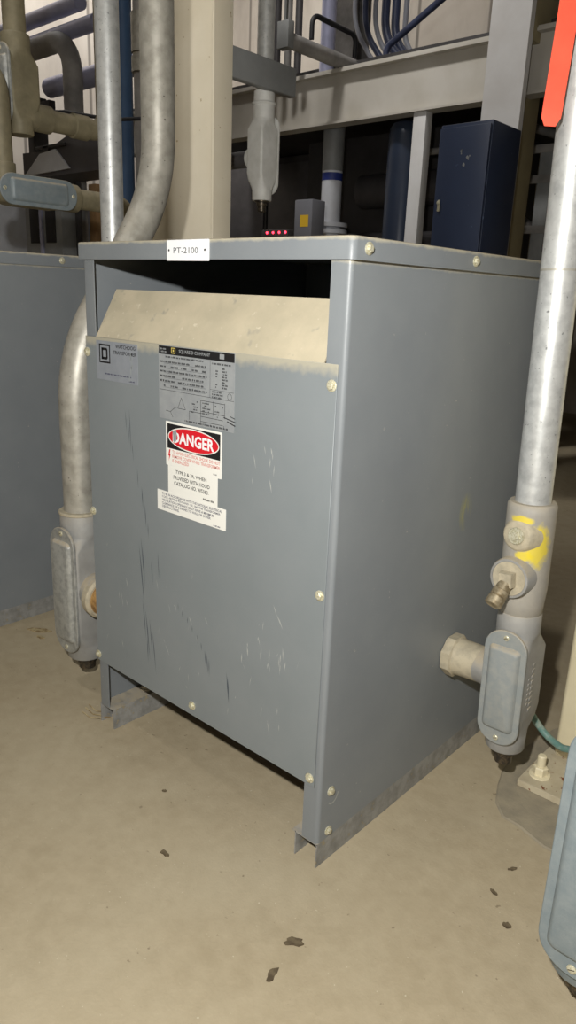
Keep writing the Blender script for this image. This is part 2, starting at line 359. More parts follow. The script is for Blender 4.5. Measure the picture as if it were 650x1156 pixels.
def make_transformer():
    root = empty('transformer', (0, 0, 0))
    zt = H-.004
    # side sheets: a C in plan, the rounded front bend makes the corner post
    def sheet(right):
        r = .009; t = .0025; pts = []
        outer = [(PW, 0)] + [(r-r*math.sin(a), r-r*math.cos(a)) for a in [PI/2*i/6 for i in range(7)]] + [(0, D-r)] + \
                [(r-r*math.cos(a), D-r+r*math.sin(a)) for a in [PI/2*i/6 for i in range(7)]] + [(PW, D)]
        q = r-t
        inner = [(PW, t)] + [(r-q*math.sin(a), r-q*math.cos(a)) for a in [PI/2*i/6 for i in range(7)]] + [(t, D-r)] + \
                [(r-q*math.cos(a), D-r+q*math.sin(a)) for a in [PI/2*i/6 for i in range(7)]] + [(PW, D-t)]
        b = MB()
        fx = (lambda x: W-x) if right else (lambda x: x)
        n = len(outer); zs = (ZR, zt-.004)
        for z in zs: pts += [(fx(x), y, z) for x, y in outer] + [(fx(x), y, z) for x, y in inner]
        fs = []; m = 2*n
        for i in range(n-1):
            fs += [[i, i+1, m+i+1, m+i], [n+i+1, n+i, m+n+i, m+n+i+1], [i+1, i, n+i, n+i+1], [m+i, m+i+1, m+n+i+1, m+n+i]]
        fs += [[0, m, m+n, n], [n-1, 2*n-1, m+2*n-1, m+n-1]]
        b.add(pts, fs)
        if right:   # punched slot by the lower screw
            b.use(1)
            arc = [(.043+.017*math.cos(a), .158+.022*math.sin(a)) for a in [-.15-2.2*i/10 for i in range(11)]]
            for (ya, za), (yb, zb) in zip(arc, arc[1:]):
                d = V((yb-ya, zb-za)).normalized()*.0018
                b.add([(W+.0004, ya-d.y, za+d.x), (W+.0004, yb-d.y, zb+d.x), (W+.0004, yb+d.y, zb-d.x), (W+.0004, ya+d.y, za-d.x)], [[0, 1, 2, 3]])
            b.use(0)
        o = b.build('side_panel', ['side' if right else 'grey', 'scratch2'], root)
        return o
    sheet(False); sheet(True)
    MB().box(PW-.002, W-PW+.002, D-.006, D-.003, ZB, zt-.005).build('back_panel', 'grey', root)
    # front cover sheet, lower edge open over the rails
    b = MB(); xa, xb, y0, y1 = .0035, W-.0135, -.0028, -.0004
    b.box(xa, xb, y0, y1, ZB, ZS, .0008, 1)
    rnd = random.Random(3)
    def sliver(x, z, l, w, lean, mi):
        b.use(mi); d = lean*l; yy = y0-.00015
        b.add([(x, yy, z), (x+w/2+d/2, yy, z-l*.4), (x+d, yy, z-l), (x-w/2+d/2, yy, z-l*.5)], [[0, 1, 2, 3]]); b.use(0)
    for (x, z, l) in ((.150, .865, .05), (.158, .85, .06), (.165, .87, .10), (.172, .80, .05), (.19, .74, .05), (.205, .70, .055),
                      (.215, .66, .06), (.225, .62, .04), (.19, .56, .16), (.198, .58, .12), (.206, .55, .10), (.235, .53, .06), (.26, .56, .07),
                      (.265, .52, .03), (.20, .42, .10), (.21, .40, .13), (.225, .38, .10), (.235, .35, .11), (.215, .33, .07),
                      (.33, .455, .022), (.345, .44, .018), (.362, .43, .016), (.378, .415, .018), (.395, .40, .022), (.408, .385, .02),
                      (.42, .372, .04), (.426, .366, .05), (.434, .355, .045), (.49, .345, .075), (.494, .335, .06)):
        sliver(x, z, l, rnd.uniform(.0012, .0026), rnd.uniform(.03, .12), 1)
    for k in range(46):
        x = rnd.choice([rnd.uniform(.03, .16), rnd.uniform(.03, .72), rnd.uniform(.48, .68), rnd.uniform(.25, .4)])
        z = rnd.uniform(.25, .56) if x < .7 else rnd.uniform(.25, .6)
        sliver(x, z, rnd.uniform(.006, .03), rnd.uniform(.0009, .002), rnd.uniform(-.5, .7), 2)
    for k in range(14):
        sliver(rnd.uniform(.52, .68), rnd.uniform(.40, .47), rnd.uniform(.01, .03), rnd.uniform(.001, .0035), rnd.uniform(-.1, .25), 2)
    for k in range(8):
        sliver(rnd.uniform(.55, .62), rnd.uniform(.78, .88), rnd.uniform(.01, .03), rnd.uniform(.001, .003), rnd.uniform(-.1, .3), 2)
    front = b.build('front_panel', ['panel', 'scratch', 'scratch2'], root)
    # sloped dusty baffle, the bent top of the cover
    b = MB(); pr = [(-.0018, ZS-.001), (.058, 1.124), (.060, 1.1225), (.0005, ZS-.003)]
    b.loft([[(x, y, z) for y, z in pr] for x in (PW+.003, W-PW-.004)])
    b.build('baffle', 'dustsheet', root)
    # lid: top sheet with a lip round it
    b = MB()
    def ring(o, z): return [(x, y, z) for x, y in rrect((W/2+o), (D/2+o), .012, 4, W/2, D/2)]
    b.loft([ring(OV-.003, H-LIP), ring(OV, H-LIP), ring(OV, H-.004), ring(OV-.0012, H-.0012), ring(OV-.004, H),
            ], caps=False)
    n = len(ring(0, 0)); b.add(ring(OV-.004, H), [list(range(n))])
    b.loft([ring(OV-.003, H-LIP), ring(OV-.003, H-.004)], caps=False); b.add(ring(OV-.003, H-.004), [list(range(n))])
    lid = b.build('lid', 'lid', root)
    # base rails: inverted channels
    for xa, xb in ((0, RI), (W-RI, W)):
        t = .003; b = MB()
        p = [(xa-.0, 0), (xa, ZR), (xb, ZR), (xb, 0), (xb-t, 0), (xb-t, ZR-t), (xa+t, ZR-t), (xa+t, 0)]
        if xa > .3: p[1:2] = [(xa, ZR-t), (xa-.008, ZR-t), (xa-.008, ZR)]
        b.loft([[(x, y, z) for x, z in p] for y in (.001, D-.001)], caps=False)
        k = len(p)
        for y in (.001, D-.001):
            b.add([(xa, y, 0), (xa+t, y, 0), (xa+t, y, ZR), (xa, y, ZR)], [[0, 1, 2, 3]])
            b.add([(xb, y, 0), (xb-t, y, 0), (xb-t, y, ZR), (xb, y, ZR)], [[0, 1, 2, 3]])
            b.add([(xa, y, ZR-t), (xb, y, ZR-t), (xb, y, ZR), (xa, y, ZR)], [[0, 1, 2, 3]])
        rail = b.build('base_rail', 'rail', root)
        bx = .03 if xa < .3 else W-.03
        MB().lathe((bx, .13, ZR), (0, 0, 1), [(0, .016), (.004, .016), (.005, .013), (.012, .012), (.014, .008)], 18).build('anchor_bolt', 'dustcast', rail)
    # winding core inside, a pale terminal strip near the top
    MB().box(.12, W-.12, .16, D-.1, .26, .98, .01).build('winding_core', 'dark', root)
    b = MB(); b.box(.55, .70, .42, .45, 1.105, 1.12, .001); b.box(.56, .575, .42, .45, .98, 1.105); b.box(.64, .70, .43, .445, 1.05, 1.10, .002)
    b.build('terminal_bracket', 'boxgrey', root)
    # unseen pan added over the rails to keep the inside dark
    MB().box(.01, W-.01, .12, D-.01, .205, .209).build('light_block_pan', 'dark', root)
    for x, z in ((.010, .983), (.009, .598), (.008, .206), (.379, .214), (.734, .206), (.735, .599), (.736, .983)):
        hexscrew('screw', (x, -.0028, z), (0, -1, 0), root)
    for y in (.031, .385, .735): hexscrew('screw', (W+OV, y, 1.2035), (1, 0, 0), lid)
    for y in (.031, .385, .735): hexscrew('screw', (-OV, y, 1.2035), (-1, 0, 0), lid)
    for y, z in ((.035, .169), (.034, .074), (.74, .169), (.74, .074)): hexscrew('screw', (W, y, z), (1, 0, 0), root)
    return root, front

root, front = make_transformer()
tag(root, 'grey metal transformer cabinet with a danger sign and white PT-2100 tag, standing free in front', 'transformer')
# the neighbour, same make: copy before the nameplates go on
nb = root.copy(); COL.objects.link(nb); nb.location = (-1.48, .0, 0)
for ch in list(root.children):
    c = ch.copy(); COL.objects.link(c); c.parent = nb
    for g in ch.children:
        d = g.copy(); COL.objects.link(d); d.parent = c
tag(nb, 'plain dark grey transformer cabinet cut off by the left edge of the photo', 'transformer')

# nameplates
def label_plate(name, x0, x1, z0, z1, m, y=-.0028, t=.0006, r=.001):
    return MB().prism(rrect((x1-x0)/2, (z1-z0)/2, r, 2, (x0+x1)/2, (z0+z1)/2), (0, y, 0), (1, 0, 0), (0, 0, 1), (0, -t, 0)).build(name, m, root)
YP = -.0028-.0006-.0002
# PT-2100 tag on the lid lip
tg = MB().box(.313, .435, -OV-.0030, -OV, 1.182, 1.2205, .0006, 1).build('number_tag', 'white', root)
b = MB(); text_into(b, 'PT-2100', .334, .406, 1.1955, 1.2065, -OV-.0033, .002); b.build('lettering', 'inkgrey', tg)
for x in (.3205, .425):
    MB().lathe((x, -OV-.003, 1.2015), (0, -1, 0), [(0, .0022), (.0008, .002)], 12).build('rivet', 'darksteel', tg)
# maker's label, upper left
lp = label_plate('maker_label', .047, .2, .925, 1.012, 'lab_grey')
b = MB()
def frame(b, x0, x1, z0, z1, w, y):
    quad(b, x0, x1, z1-w, z1, y); quad(b, x0, x1, z0, z0+w, y); quad(b, x0, x0+w, z0+w, z1-w, y); quad(b, x1-w, x1, z0+w, z1-w, y)
frame(b, .058, .1, .963, 1.005, .0038, YP)
# square letter D inside the square
for r in ((.067, .073, .971, .997), (.067, .088, .971, .9765), (.067, .088, .9915, .997), (.0845, .0905, .9735, .9945)): quad(b, *r, YP)
b.build('emblem', 'ink', lp); b = MB()
text_into(b, 'WATCHDOG', .121, .193, .9985, 1.007, YP); text_into(b, 'TRANSFORMER', .112, .196, .9855, .9935, YP)
b.build('lettering', 'ink', lp); b = MB(); rn = random.Random(5); words(b, .078, .178, .938, .0035, YP, rn, 1); words(b, .168, .192, .929, .0035, YP, rn, 1)
b.build('fine_print', 'inkblue', lp)
b = MB(); rn = random.Random(2)
for k in range(9):
    x, z, h = .172+rn.uniform(-.004, .01), rn.uniform(.935, .985), rn.uniform(.005, .022); quad(b, x, x+rn.uniform(.0015, .004), z-h/2, z+h/2, YP-.0001)
b.build('worn_patch', 'worn', lp)
# silver data plate
dp = label_plate('data_plate', .2725, .501, .866, 1.0175, 'lab_silver')
b = MB(); quad(b, .2735, .5, 1.0, 1.0165, YP); b.build('header_band', 'ink', dp)
b = MB(); frame(b, .314, .327, 1.003, 1.0145, .0016, YP-.0002)
quad(b, .3185, .3225, 1.0065, 1.011, YP-.0002); b.build('header_mark', 'gold', dp)
b = MB(); text_into(b, 'SQUARE D COMPANY', .338, .432, 1.0045, 1.0125, YP-.0002)
b.build('header_lettering', 'lab_silver', dp); b = MB(); quad(b, .459, .472, 1.004, 1.0135, YP-.0002); b.build('header_stamp', 'lab_silver', dp); b = MB(); words(b, .276, .303, 1.009, .0032, YP-.0002, rn, 1); words(b, .281, .305, 1.0035, .0032, YP-.0002, rn, 1)
b.build('header_script', 'lab_silver', dp)
b = MB(); rn = random.Random(11)
words(b, .295, .415, .9935, .0036, YP, rn, 1)
for k in range(6): words(b, .276, .425, .983-k*.0098, .0040, YP, rn, .86); line(b, .29, .9815-k*.0098, .42, .9815-k*.0098, YP, .0004)
line(b, .432, .998, .432, .927, YP, .0007); line(b, .274, .927, .5, .927, YP, .0007); line(b, .432, .943, .5, .943, YP, .0006)
words(b, .437, .496, .992, .0036, YP, rn, 1)
for k in range(8): words(b, .448, .456, .984-k*.0052, .003, YP, rn, 1); words(b, .466, .483, .984-k*.0052, .0034, YP, rn, 1)
for k in range(3): words(b, .438, .472, .938-k*.0052, .0032, YP, rn, 1)
for k in range(10):
    a, c = 2*PI*k/10, 2*PI*(k+1)/10; line(b, .488+.006*math.cos(a), .9345+.006*math.sin(a), .488+.006*math.cos(c), .9345+.006*math.sin(c), YP, .0008)
for seg in ((.334, .893, .345, .916), (.345, .916, .358, .893), (.334, .893, .358, .893),      # winding sketch: delta
            (.31, .883, .324, .893), (.31, .883, .295, .884), (.31, .883, .318, .872), (.324, .893, .334, .896),
            (.37, .892, .41, .892), (.37, .892, .37, .874), (.405, .918, .405, .872), (.405, .896, .475, .896), (.442, .92, .442, .892), (.475, .92, .475, .89),
            (.405, .918, .475, .918), (.405, .886, .47, .886), (.405, .876, .47, .876), (.472, .876, .475, .868)):
    line(b, *seg, YP, .0009)
for k in range(5): words(b, .375, .402, .912-k*.0055, .003, YP, rn, .7); words(b, .41, .439, .912-k*.0052, .003, YP, rn, .6); words(b, .447, .472, .910-k*.0052, .003, YP, rn, .6)
words(b, .356, .49, .8685, .004, YP, rn, 1)
b.build('lettering', 'ink', dp)
b = MB(); line(b, .472, .893, .506, .887, YP-.0002, .0018); line(b, .482, .886, .505, .880, YP-.0002, .0022); line(b, .49, .897, .504, .894, YP-.0002, .0014)
b.build('scuff_mark', 'ink', dp)
# danger sign
ds = label_plate('danger_sign', .294, .468, .767, .862, 'lab_white', r=.002)
b = MB(); quad(b, .299, .4635, .8045, .8575, YP); b.build('black_field', 'ink', ds)
def ellipse(b, rx, rz, y, n=48): b.add([(.381+rx*math.cos(2*PI*i/n), y, .831+rz*math.sin(2*PI*i/n)) for i in range(n)], [list(range(n))])
b = MB(); ellipse(b, .0795, .0250, YP-.0001); b.build('oval_border', 'lab_white', ds)
b = MB(); ellipse(b, .0770, .0226, YP-.0002); b.build('red_oval', 'red', ds)
b = MB(); text_into(b, 'DANGER', .317, .446, .8185, .8435, YP-.0003, .03)
b.build('lettering', 'white', ds)
b = MB(); b.add([(x, YP-.0006, z) for x, z in ((.316, .845), (.322, .8435), (.328, .848), (.331, .838), (.330, .826), (.324, .818), (.319, .822), (.3185, .834))], [list(range(8))]); b.build('worn_patch', 'worn', ds)
b = MB(); text_into(b, 'TO AVOID ELECTRICAL SHOCK DO NOT', .315, .463, .7945, .8015, YP)
text_into(b, 'REMOVE COVER WHILE TRANSFORMER', .315, .463, .785, .792, YP); text_into(b, 'IS ENERGIZED', .315, .368, .7755, .7825, YP)
b.build('warning_text', 'inkred', ds)
b = MB(); b.add([(x, YP, z) for x, z in ((.305, .802), (.309, .802), (.3065, .792), (.3095, .792), (.303, .776), (.3045, .788), (.3015, .788))], [[0, 1, 2, 5, 6], [2, 3, 4, 5]]); b.build('lightning_mark', 'red', ds)
b = MB(); words(b, .444, .463, .772, .003, YP, rn, 1); b.build('code_line', 'inkgrey', ds)
# type label
tl = label_plate('type_label', .3, .4565, .706, .768, 'lab_white', t=.0004)
b = MB(); yy = -.0028-.0006
text_into(b, 'TYPE 3 & 3R, WHEN', .325, .423, .7515, .760, yy); text_into(b, 'PROVIDED WITH HOOD', .318, .433, .739, .7475, yy); text_into(b, 'CATALOG NO. WS363.', .320, .43, .7265, .735, yy)
words(b, .413, .45, .7125, .0045, yy, rn, 1); b.build('lettering', 'ink', tl)
# clearance notice
cn = label_plate('clearance_notice', .263, .482, .661, .7065, 'lab_white', t=.0008)
b = MB(); yy = -.0028-.001
for k, (t, x) in enumerate((('TO BE IN ACCORDANCE WITH THE NATIONAL ELECTRICAL', .471), ('CODE, ARTICLE 450-9 AND 110, 16A, THE TRANSFORMER', .466), ('VENTILATION OPENINGS MUST HAVE A MINIMUM', .447), ('CLEARANCE OF 6 INCHES TO WALL OR OTHER', .437), ('OBSTRUCTIONS.', .337))):
    text_into(b, t, .279, x, .6972-k*.0072, .6972-k*.0072+.0054, yy)
words(b, .446, .47, .664, .003, yy, rn, 1); b.build('lettering', 'inkblue', cn)

# ------------------------------------------------------------------ conduit fittings
def fitting(root, r, L, zc, axis=(0, 0, 1), cover='cover', cast='cast', hub=None, hubr=None, hubz=0, hublen=.1, plug=True, cover_dir=(0, -1, 0), w=None, origin=(0, 0), collar=.045, ctop=.012):
    """conduit body: round collar, boxy shell, domed cover plate with two screws, hub on one side, plug in the end"""
    A = V(axis).normalized(); F = V(cover_dir).normalized(); Sd = A.cross(F).normalized()  # local z, front, side
    o = V((origin[0], origin[1], zc)) if len(origin) == 2 else V(origin)
    P = lambda s, f, a: o+Sd*s+F*f+A*a
    w = w or r*1.27; rc = r*1.28; h = L/2; n = 28
    def circ(q, a, cf=0): return [P(q*math.cos(2*PI*i/n), cf+q*math.sin(2*PI*i/n), a) for i in range(n)]
    def sec(hs, f0, f1, cr, a): return [P(x, y, a) for x, y in rrect(hs, (f1-f0)/2, cr, 6, 0, (f0+f1)/2)]
    b = MB(); f1 = r*1.34; f0 = -r*1.55
    b.loft([circ(rc*.97, h), circ(rc, h-.003), circ(rc, h-collar), circ(rc*1.0, h-collar-.004),
            sec(w*.9, f0*.92, f1*.9, r*.85, h-collar-.018), sec(w, f0, f1, r*.28, h-collar-.045), sec(w, f0, f1, r*.28, -h+.105),
            sec(w*.97, f0*.93, f1, r*.4, -h+.08), sec(w*.88, f0*.78, f1*.92, r*.8, -h+.05), circ(rc*.95, -h+.038), circ(rc*.93, -h+.004), circ(rc*.88, -h)])
    body = b.build('conduit_body', cast, root, 40)
    # cover: capsule plate with a raised pan
    ch0, ch1 = h-collar+ctop, -h+.028
    cm, chl = (ch0+ch1)/2, (ch0-ch1)/2
    cap = lambda s, f, k=8: [P(x, f, cm+y) for x, y in rrect(w*1.04-s, chl-s, w*.98, k)]
    b = MB(); b.loft([cap(.0, f1-.001), cap(0, f1+.004), cap(.0015, f1+.0055)])
    pan = lambda s, f, k=6: [P(x, f, cm+y) for x, y in rrect(w*.78-s, chl-.036-s, r*.30, k)]
    b.loft([pan(0, f1+.005), pan(.002, f1+.010), pan(.006, f1+.0145), pan(.010, f1+.016)])
    cv = b.build('cover', cover, root, 30)
    for a in (cm+chl-.016, cm-chl+.016):
        b = MB(); b.lathe(P(0, f1+.005, a), F, [(0, r*.17), (.002, r*.17), (.0034, r*.12)], 14)
        b.use(1); c = P(0, f1+.0086, a); d = (Sd*.9+A*.4).normalized(); e = F.cross(d)
        b.add([c+d*r*.12+e*.0008, c-d*r*.12+e*.0008, c-d*r*.12-e*.0008, c+d*r*.12-e*.0008], [[0, 1, 2, 3]])
        b.build('cover_screw', ['screw', 'plug'], cv)
    if plug:
        b = MB(); c = P(0, 0, -h)
        b.lathe(c+A*.001, -A, [(0, rc*.70), (.006, rc*.70), (.008, rc*.52), (.020, rc*.52), (.021, rc*.42), (.042, rc*.42), (.045, rc*.32)], 14)
        b.build('drain_plug', 'plug', root, 30)
    if hub is not None:
        hd = V(hub).normalized(); c = o+A*hubz; q = hubr or r*1.15
        b = MB(); b.lathe(c, hd, [(0, q), (hublen, q), (hublen+.0015, q*.94)], 28)
        b.build('hub', cast, root)
    return body

def pipe(root, path, r, m='zinc', n=28, name='pipe'):
    return MB().tube(path, r, n).build(name, m, root)

# right-hand run: pipe, seal fitting, conduit body, bushing into the transformer side
R = .0365
rr = empty('conduit_run', (.9325, .46, .11), 'vertical galvanised conduit with yellow-marked seal fitting entering the right side of the tagged transformer', 'conduit', rot=(0, -.0215, 0))
fitting(rr, R, .335, .2135, hub=(-1, .16, 0), hubr=.041, hubz=-.0, hublen=.085, collar=.04, ctop=.006)
pipe(rr, [(0, 0, .60), (0, 0, ZC-.11)], R, 'zinc', 36)
MB().lathe((0, 0, 1.08), (0, 0, 1), [(0, R+.0003), (.002, R+.0006), (.004, R+.0003)], 36).build('pipe_joint', 'zinc2', rr)
# bushing between the hub and the sheet
b = MB(); b.lathe((-.08, .015, .2135), (-1, 0, 0), [(0, .0395), (.004, .0425), (.012, .0425), (.05, .0435), (.062, .0450)], 30)
hx = lambda t, q: [(-t, .015+q*math.cos(PI/4*i+PI/8), .2135+q*math.sin(PI/4*i+PI/8)) for i in range(8)]
b.loft([hx(.14, .047), hx(.143, .0515), hx(.162, .0515), hx(.166, .050)])
b.build('bushing', 'dustcast', rr, 32)
# seal fitting
b = MB(); s0, s1 = .378, .625
b.lathe((0, 0, s0), (0, 0, 1), [(0, .042), (.004, .0455), (.03, .0475), (.06, .0500), (s1-s0-.02, .0505), (s1-s0-.006, .0505), (s1-s0, .047), (s1-s0, R)], 40, caps=False)
b.build('seal_fitting', 'castyellow', rr)
seal_o = b
bd1 = V((-.10, -1, .03)).normalized(); bd2 = V((-.04, -1, -.02)).normalized()
sf = [o for o in rr.children if o.name.startswith('seal_fitting')][0]
b = MB(); c1 = V((.002, .006, .558))
b.lathe(c1, bd1, [(0, .046), (.035, .043), (.052, .035), (.058, .031), (.060, .027)], 32); b.build('plug_boss', 'dustcast', sf)
p1 = c1+bd1*.060
def sqr(c, d, q, t, rot=.4):
    h = V((0, 0, 1)); u = d.cross(h).normalized(); w = d.cross(u)
    return [c+d*t+u*(q*math.cos(PI/2*i+PI/4+rot))+w*(q*math.sin(PI/2*i+PI/4+rot)) for i in range(4)]
b = MB(); b.lathe(p1-bd1*.001, bd1, [(0, .018), (.004, .018), (.006, .0165)], 22); b.loft([sqr(p1, bd1, .011, .0055), sqr(p1, bd1, .0105, .009), sqr(p1, bd1, .006, .0095)])
b.build('square_plug', 'screw', sf, 25)
c2 = V((-.003, .006, .470)); b = MB()
b.lathe(c2, bd2, [(0, .0460), (.066, .0440), (.071, .0420), (.0715, .0375), (.0700, .037)], 40); b.build('cover_boss', 'cast', sf)
p2 = c2+bd2*.070
b = MB(); b.lathe(p2-bd2*.001, bd2, [(0, .0365), (.002, .0365)], 30)
b.loft([sqr(p2, bd2, .0225, .001, .06), sqr(p2, bd2, .0205, .018, .06), sqr(p2, bd2, .0185, .020, .06)])
b.build('square_head_plug', 'dustcast', sf, 25)
dd = V((-.14, -.66, -.74)).normalized(); p3 = p2+bd2*.014+V((-.001, 0, -.012))
b = MB(); b.lathe(p3, dd, [(-.004, .0145), (.012, .0155), (.014, .0175), (.026, .0175), (.028, .0155), (.030, .0180), (.048, .0180), (.050, .013), (.047, .007)], 20)
b.build('drain_breather', 'brass', sf, 30)
b = MB(); rn = random.Random(4)   # raised foundry mark down the side of the body, illegible
for k in range(9): b.box(.0455, .0476, -.010, .005+rn.uniform(-.003, .001), .27-k*.0135-.008, .27-k*.0135, .0006, 1)
for k in range(6): b.box(.0455, .0474, -.024, -.016, .24-k*.012-.006, .24-k*.012, .0005, 1)
b.build('cast_marking', 'cast', rr)

# left-hand run: LB + S-bend pipe
R3 = .0445
lr = empty('conduit_run', (-.2, .092, .100), 'thick S-bent galvanised conduit rising between the two transformer cabinets from its shiny-covered fitting', 'conduit')
fitting(lr, R3, .435, .2125, cover='coverm', hub=(1, 0, 0), hubr=.052, hubz=0, hublen=.095, collar=.055, ctop=.02)
MB().lathe((0, 0, .427), (0, 0, 1), [(0, .057), (.002, .0595), (.007, .0595), (.009, .057)], 30).build('collar_rim', 'dustcast', lr)
b = MB(); b.lathe((.075, 0, .2025), (1, 0, 0), [(0, .058), (.022, .060), (.030, .054)], 28); b.build('hub_ring', 'dustcast', lr)
b = MB(); b.lathe((.10, 0, .2025), (1, 0, 0), [(0, .049), (.0985, .049)], 28); b.build('nipple', 'rust', lr)
pth = fillet([(0, 0, .425), (0, .0, .85), (0, .285, 1.29), (0, .28, ZC-.1)], .42, 14)
pipe(lr, pth, R3, 'zinc2', 32)

# slim straight silver conduit behind the cabinets
sc = empty('conduit', (-.5, .435, 0), 'slim straight silver conduit rising behind the left end of the lid', 'conduit')
pipe(sc, [(0, 0, 0.004), (0, 0, ZC)], .0345, 'zinc', 30)
MB().lathe((0, 0, 0), (0, 0, 1), [(0, .06), (.008, .06), (.01, .045), (.03, .043)], 24).build('floor_flange', 'cast', sc)

# near right fitting, cut by the frame
nr = empty('conduit_run', (1.277, .045, .115), 'blue-grey covered conduit fitting close by, cut off at the lower right edge of the photo', 'conduit')
fitting(nr, R3, .50, .25, cover='coverb', cast='coverb', hub=(1, 0, 0), hubr=.052, hubz=-.02, hublen=.11, collar=.055)
pipe(nr, [(0, 0, .49), (0, 0, ZC-.115)], R3, 'zinc', 28)
pipe(nr, [(.10, 0, .23), (.9, 0, .23)], R3, 'zinc', 28)
MB().box(.86, .92, -.05, .05, -.115, .185, .004).build('support_stand', 'greysteel', nr)

# orange-red tape hanging from the right conduit
b = MB(); zz = 1.80; cx, cy = .8965, .46; rp = R+.001
def strip(mb, pts, half, t=.0005):
    # pts: centre line; half: per-point half-width vector
    ring = []
    for p, hw, nn in pts:
        p, hw, nn = V(p), V(hw), V(nn)
        ring.append([p-hw, p+hw, p+hw+nn*t, p-hw+nn*t])
    mb.loft(ring)
loop = []
for i in range(33):
    a = 2*PI*i/32; loop.append(((cx+rp*math.cos(a), cy+rp*math.sin(a), zz), (0, 0, .016), (math.cos(a), math.sin(a), 0)))
strip(b, loop, 0)
tail = []
A0, A1, A2 = V((.893, .405, 1.81)), V((.888, .399, 1.62)), V((.889, .378, 1.428))
for i in range(29):
    t = i/28
    p = A0*(1-t)**2+A1*2*t*(1-t)+A2*t*t
    wd = .0185-.0015*t
    tw = .10*math.sin(3*t); d = V((math.cos(.60+tw), math.sin(.60+tw), -.04)).normalized()
    if t > .95: wd *= max(.55, math.sqrt(max(0, 1-((t-.95)/.06)**2)))
    nn = d.cross(V((0, 0, 1))).normalized()
    tail.append((p, d*wd, nn))
strip(b, tail, 0)
tag(b.build('marking_tape', 'ribbon', None, 60), 'strip of orange-red flagging tape hanging over the right-hand conduit', 'tape')

# ------------------------------------------------------------------ structure steel near
def hcol(name, x0, x1, y0, y1, z0, z1, m, tf=.014, tw=.009, web='x'):
    b = MB()
    if web == 'y':   # flanges face +-Y
        b.box(x0, x1, y0, y0+tf, z0, z1, .002, 1); b.box(x0, x1, y1-tf, y1, z0, z1, .002, 1); xm = (x0+x1)/2; b.box(xm-tw/2, xm+tw/2, y0+tf, y1-tf, z0, z1)
    else:
        b.box(x0, x0+tf, y0, y1, z0, z1, .002, 1); b.box(x1-tf, x1, y0, y1, z0, z1, .002, 1); ym = (y0+y1)/2; b.box(x0+tf, x1-tf, ym-tw/2, ym+tw/2, z0, z1)
    return b.build(name, m)
bc = empty('steel_column', (-.95, 1.05, 0), 'beige steel column rising behind the lid beside the S-bent conduit', 'column')
b = MB(); b.box(-.19, .225, .03, .04, 0, ZC); b.box(.213, .227, 0, .095, 0, ZC, .003, 2); b.box(-.192, -.178, 0, .095, 0, ZC, .003, 2)
b.build('column_shaft', 'beige', bc); MB().box(-.24, .28, -.06, .19, 0, .02, .002, 1).build('base_plate', 'beige', bc)

pc = empty('steel_post', (1.07, .82, 0), 'cream square post on a rusty bolted base plate right of the fitting', 'post')
MB().box(-.11, .11, -.11, .11, .02, ZC, .012, 3).build('post_shaft', 'cream', pc)
bp = MB().box(-.13, .21, -.273, .16, .004, .022, .0015, 1).build('base_plate', 'plate', pc)
for (x, y) in ((-.098, -.218), (.17, -.218), (.17, .12)):
    b = MB(); b.lathe((x, y, .021), (0, 0, 1), [(0, .026), (.004, .025), (.005, .018)], 22)
    hx = lambda t, q: [(x+q*math.cos(PI/3*i+.2), y+q*math.sin(PI/3*i+.2), .022+t) for i in range(6)]
    b.loft([hx(.003, .018), hx(.022, .018), hx(.025, .015)]); b.lathe((x, y, .04), (0, 0, 1), [(0, .0105), (.034, .0105), (.037, .008)], 16)
    b.build('anchor_bolt', 'cream', bp, 30)
b = MB(); rn = random.Random(9); n = 26
outl = [(1.13+.25*(abs(math.cos(2*PI*i/n))**.7)*math.copysign(1, math.cos(2*PI*i/n))*(1+rn.uniform(-.05, .05)), .68+.29*(abs(math.sin(2*PI*i/n))**.7)*math.copysign(1, math.sin(2*PI*i/n))*(1+rn.uniform(-.05, .05))) for i in range(n)]
b.loft([[(x, y, 0.0005) for x, y in outl], [(1.1+(x-1.1)*.985, .67+(y-.67)*.985, .0042) for x, y in outl]])
struct(b.build('grout_pad', 'grout'))
gw = fillet([(.895, .56, .245), (.925, .59, .19), (.944, .612, .148), (.972, .615, .122), (1.014, .598, .120), (1.05, .59, .134), (1.3, .62, .25), (1.5, .75, .004)], .05, 5)
tag(MB().tube(gw, .0085, 12).build('ground_wire', 'green'), 'dusty green wire curving past the foot of the cream post', 'wire')

# ------------------------------------------------------------------ behind the lid
b = MB(); b.box(.192, .227, .094, .45, 1.895, 2.0, .004, 2); b.build('bracket_arm', 'greysteel', bc)
hc = empty('conduit_run', (-.785, 1.38, 1.475), 'pale hanging conduit ending in a fitting just right of the beige column', 'conduit')
R1 = .034
fitting(hc, R1, .36, .20, cover='palecast', cast='palecast', hub=(-1, 0, 0), hubr=.040, hubz=-.015, hublen=.07, collar=.05, cover_dir=(0, 1, 0))
pipe(hc, [(0, 0, .37), (0, 0, ZC-1.475)], R1, 'zinc', 24)
MB().lathe((0, 0, .375), (0, 0, 1), [(0, .046), (.006, .050), (.012, .046), (.012, .042), (.05, .042)], 24).build('coupling', 'palecast', hc)
pipe(hc, [(-.06, 0, .185), (-.27, 0, .185)], R1*.95, 'darkpipe', 20)
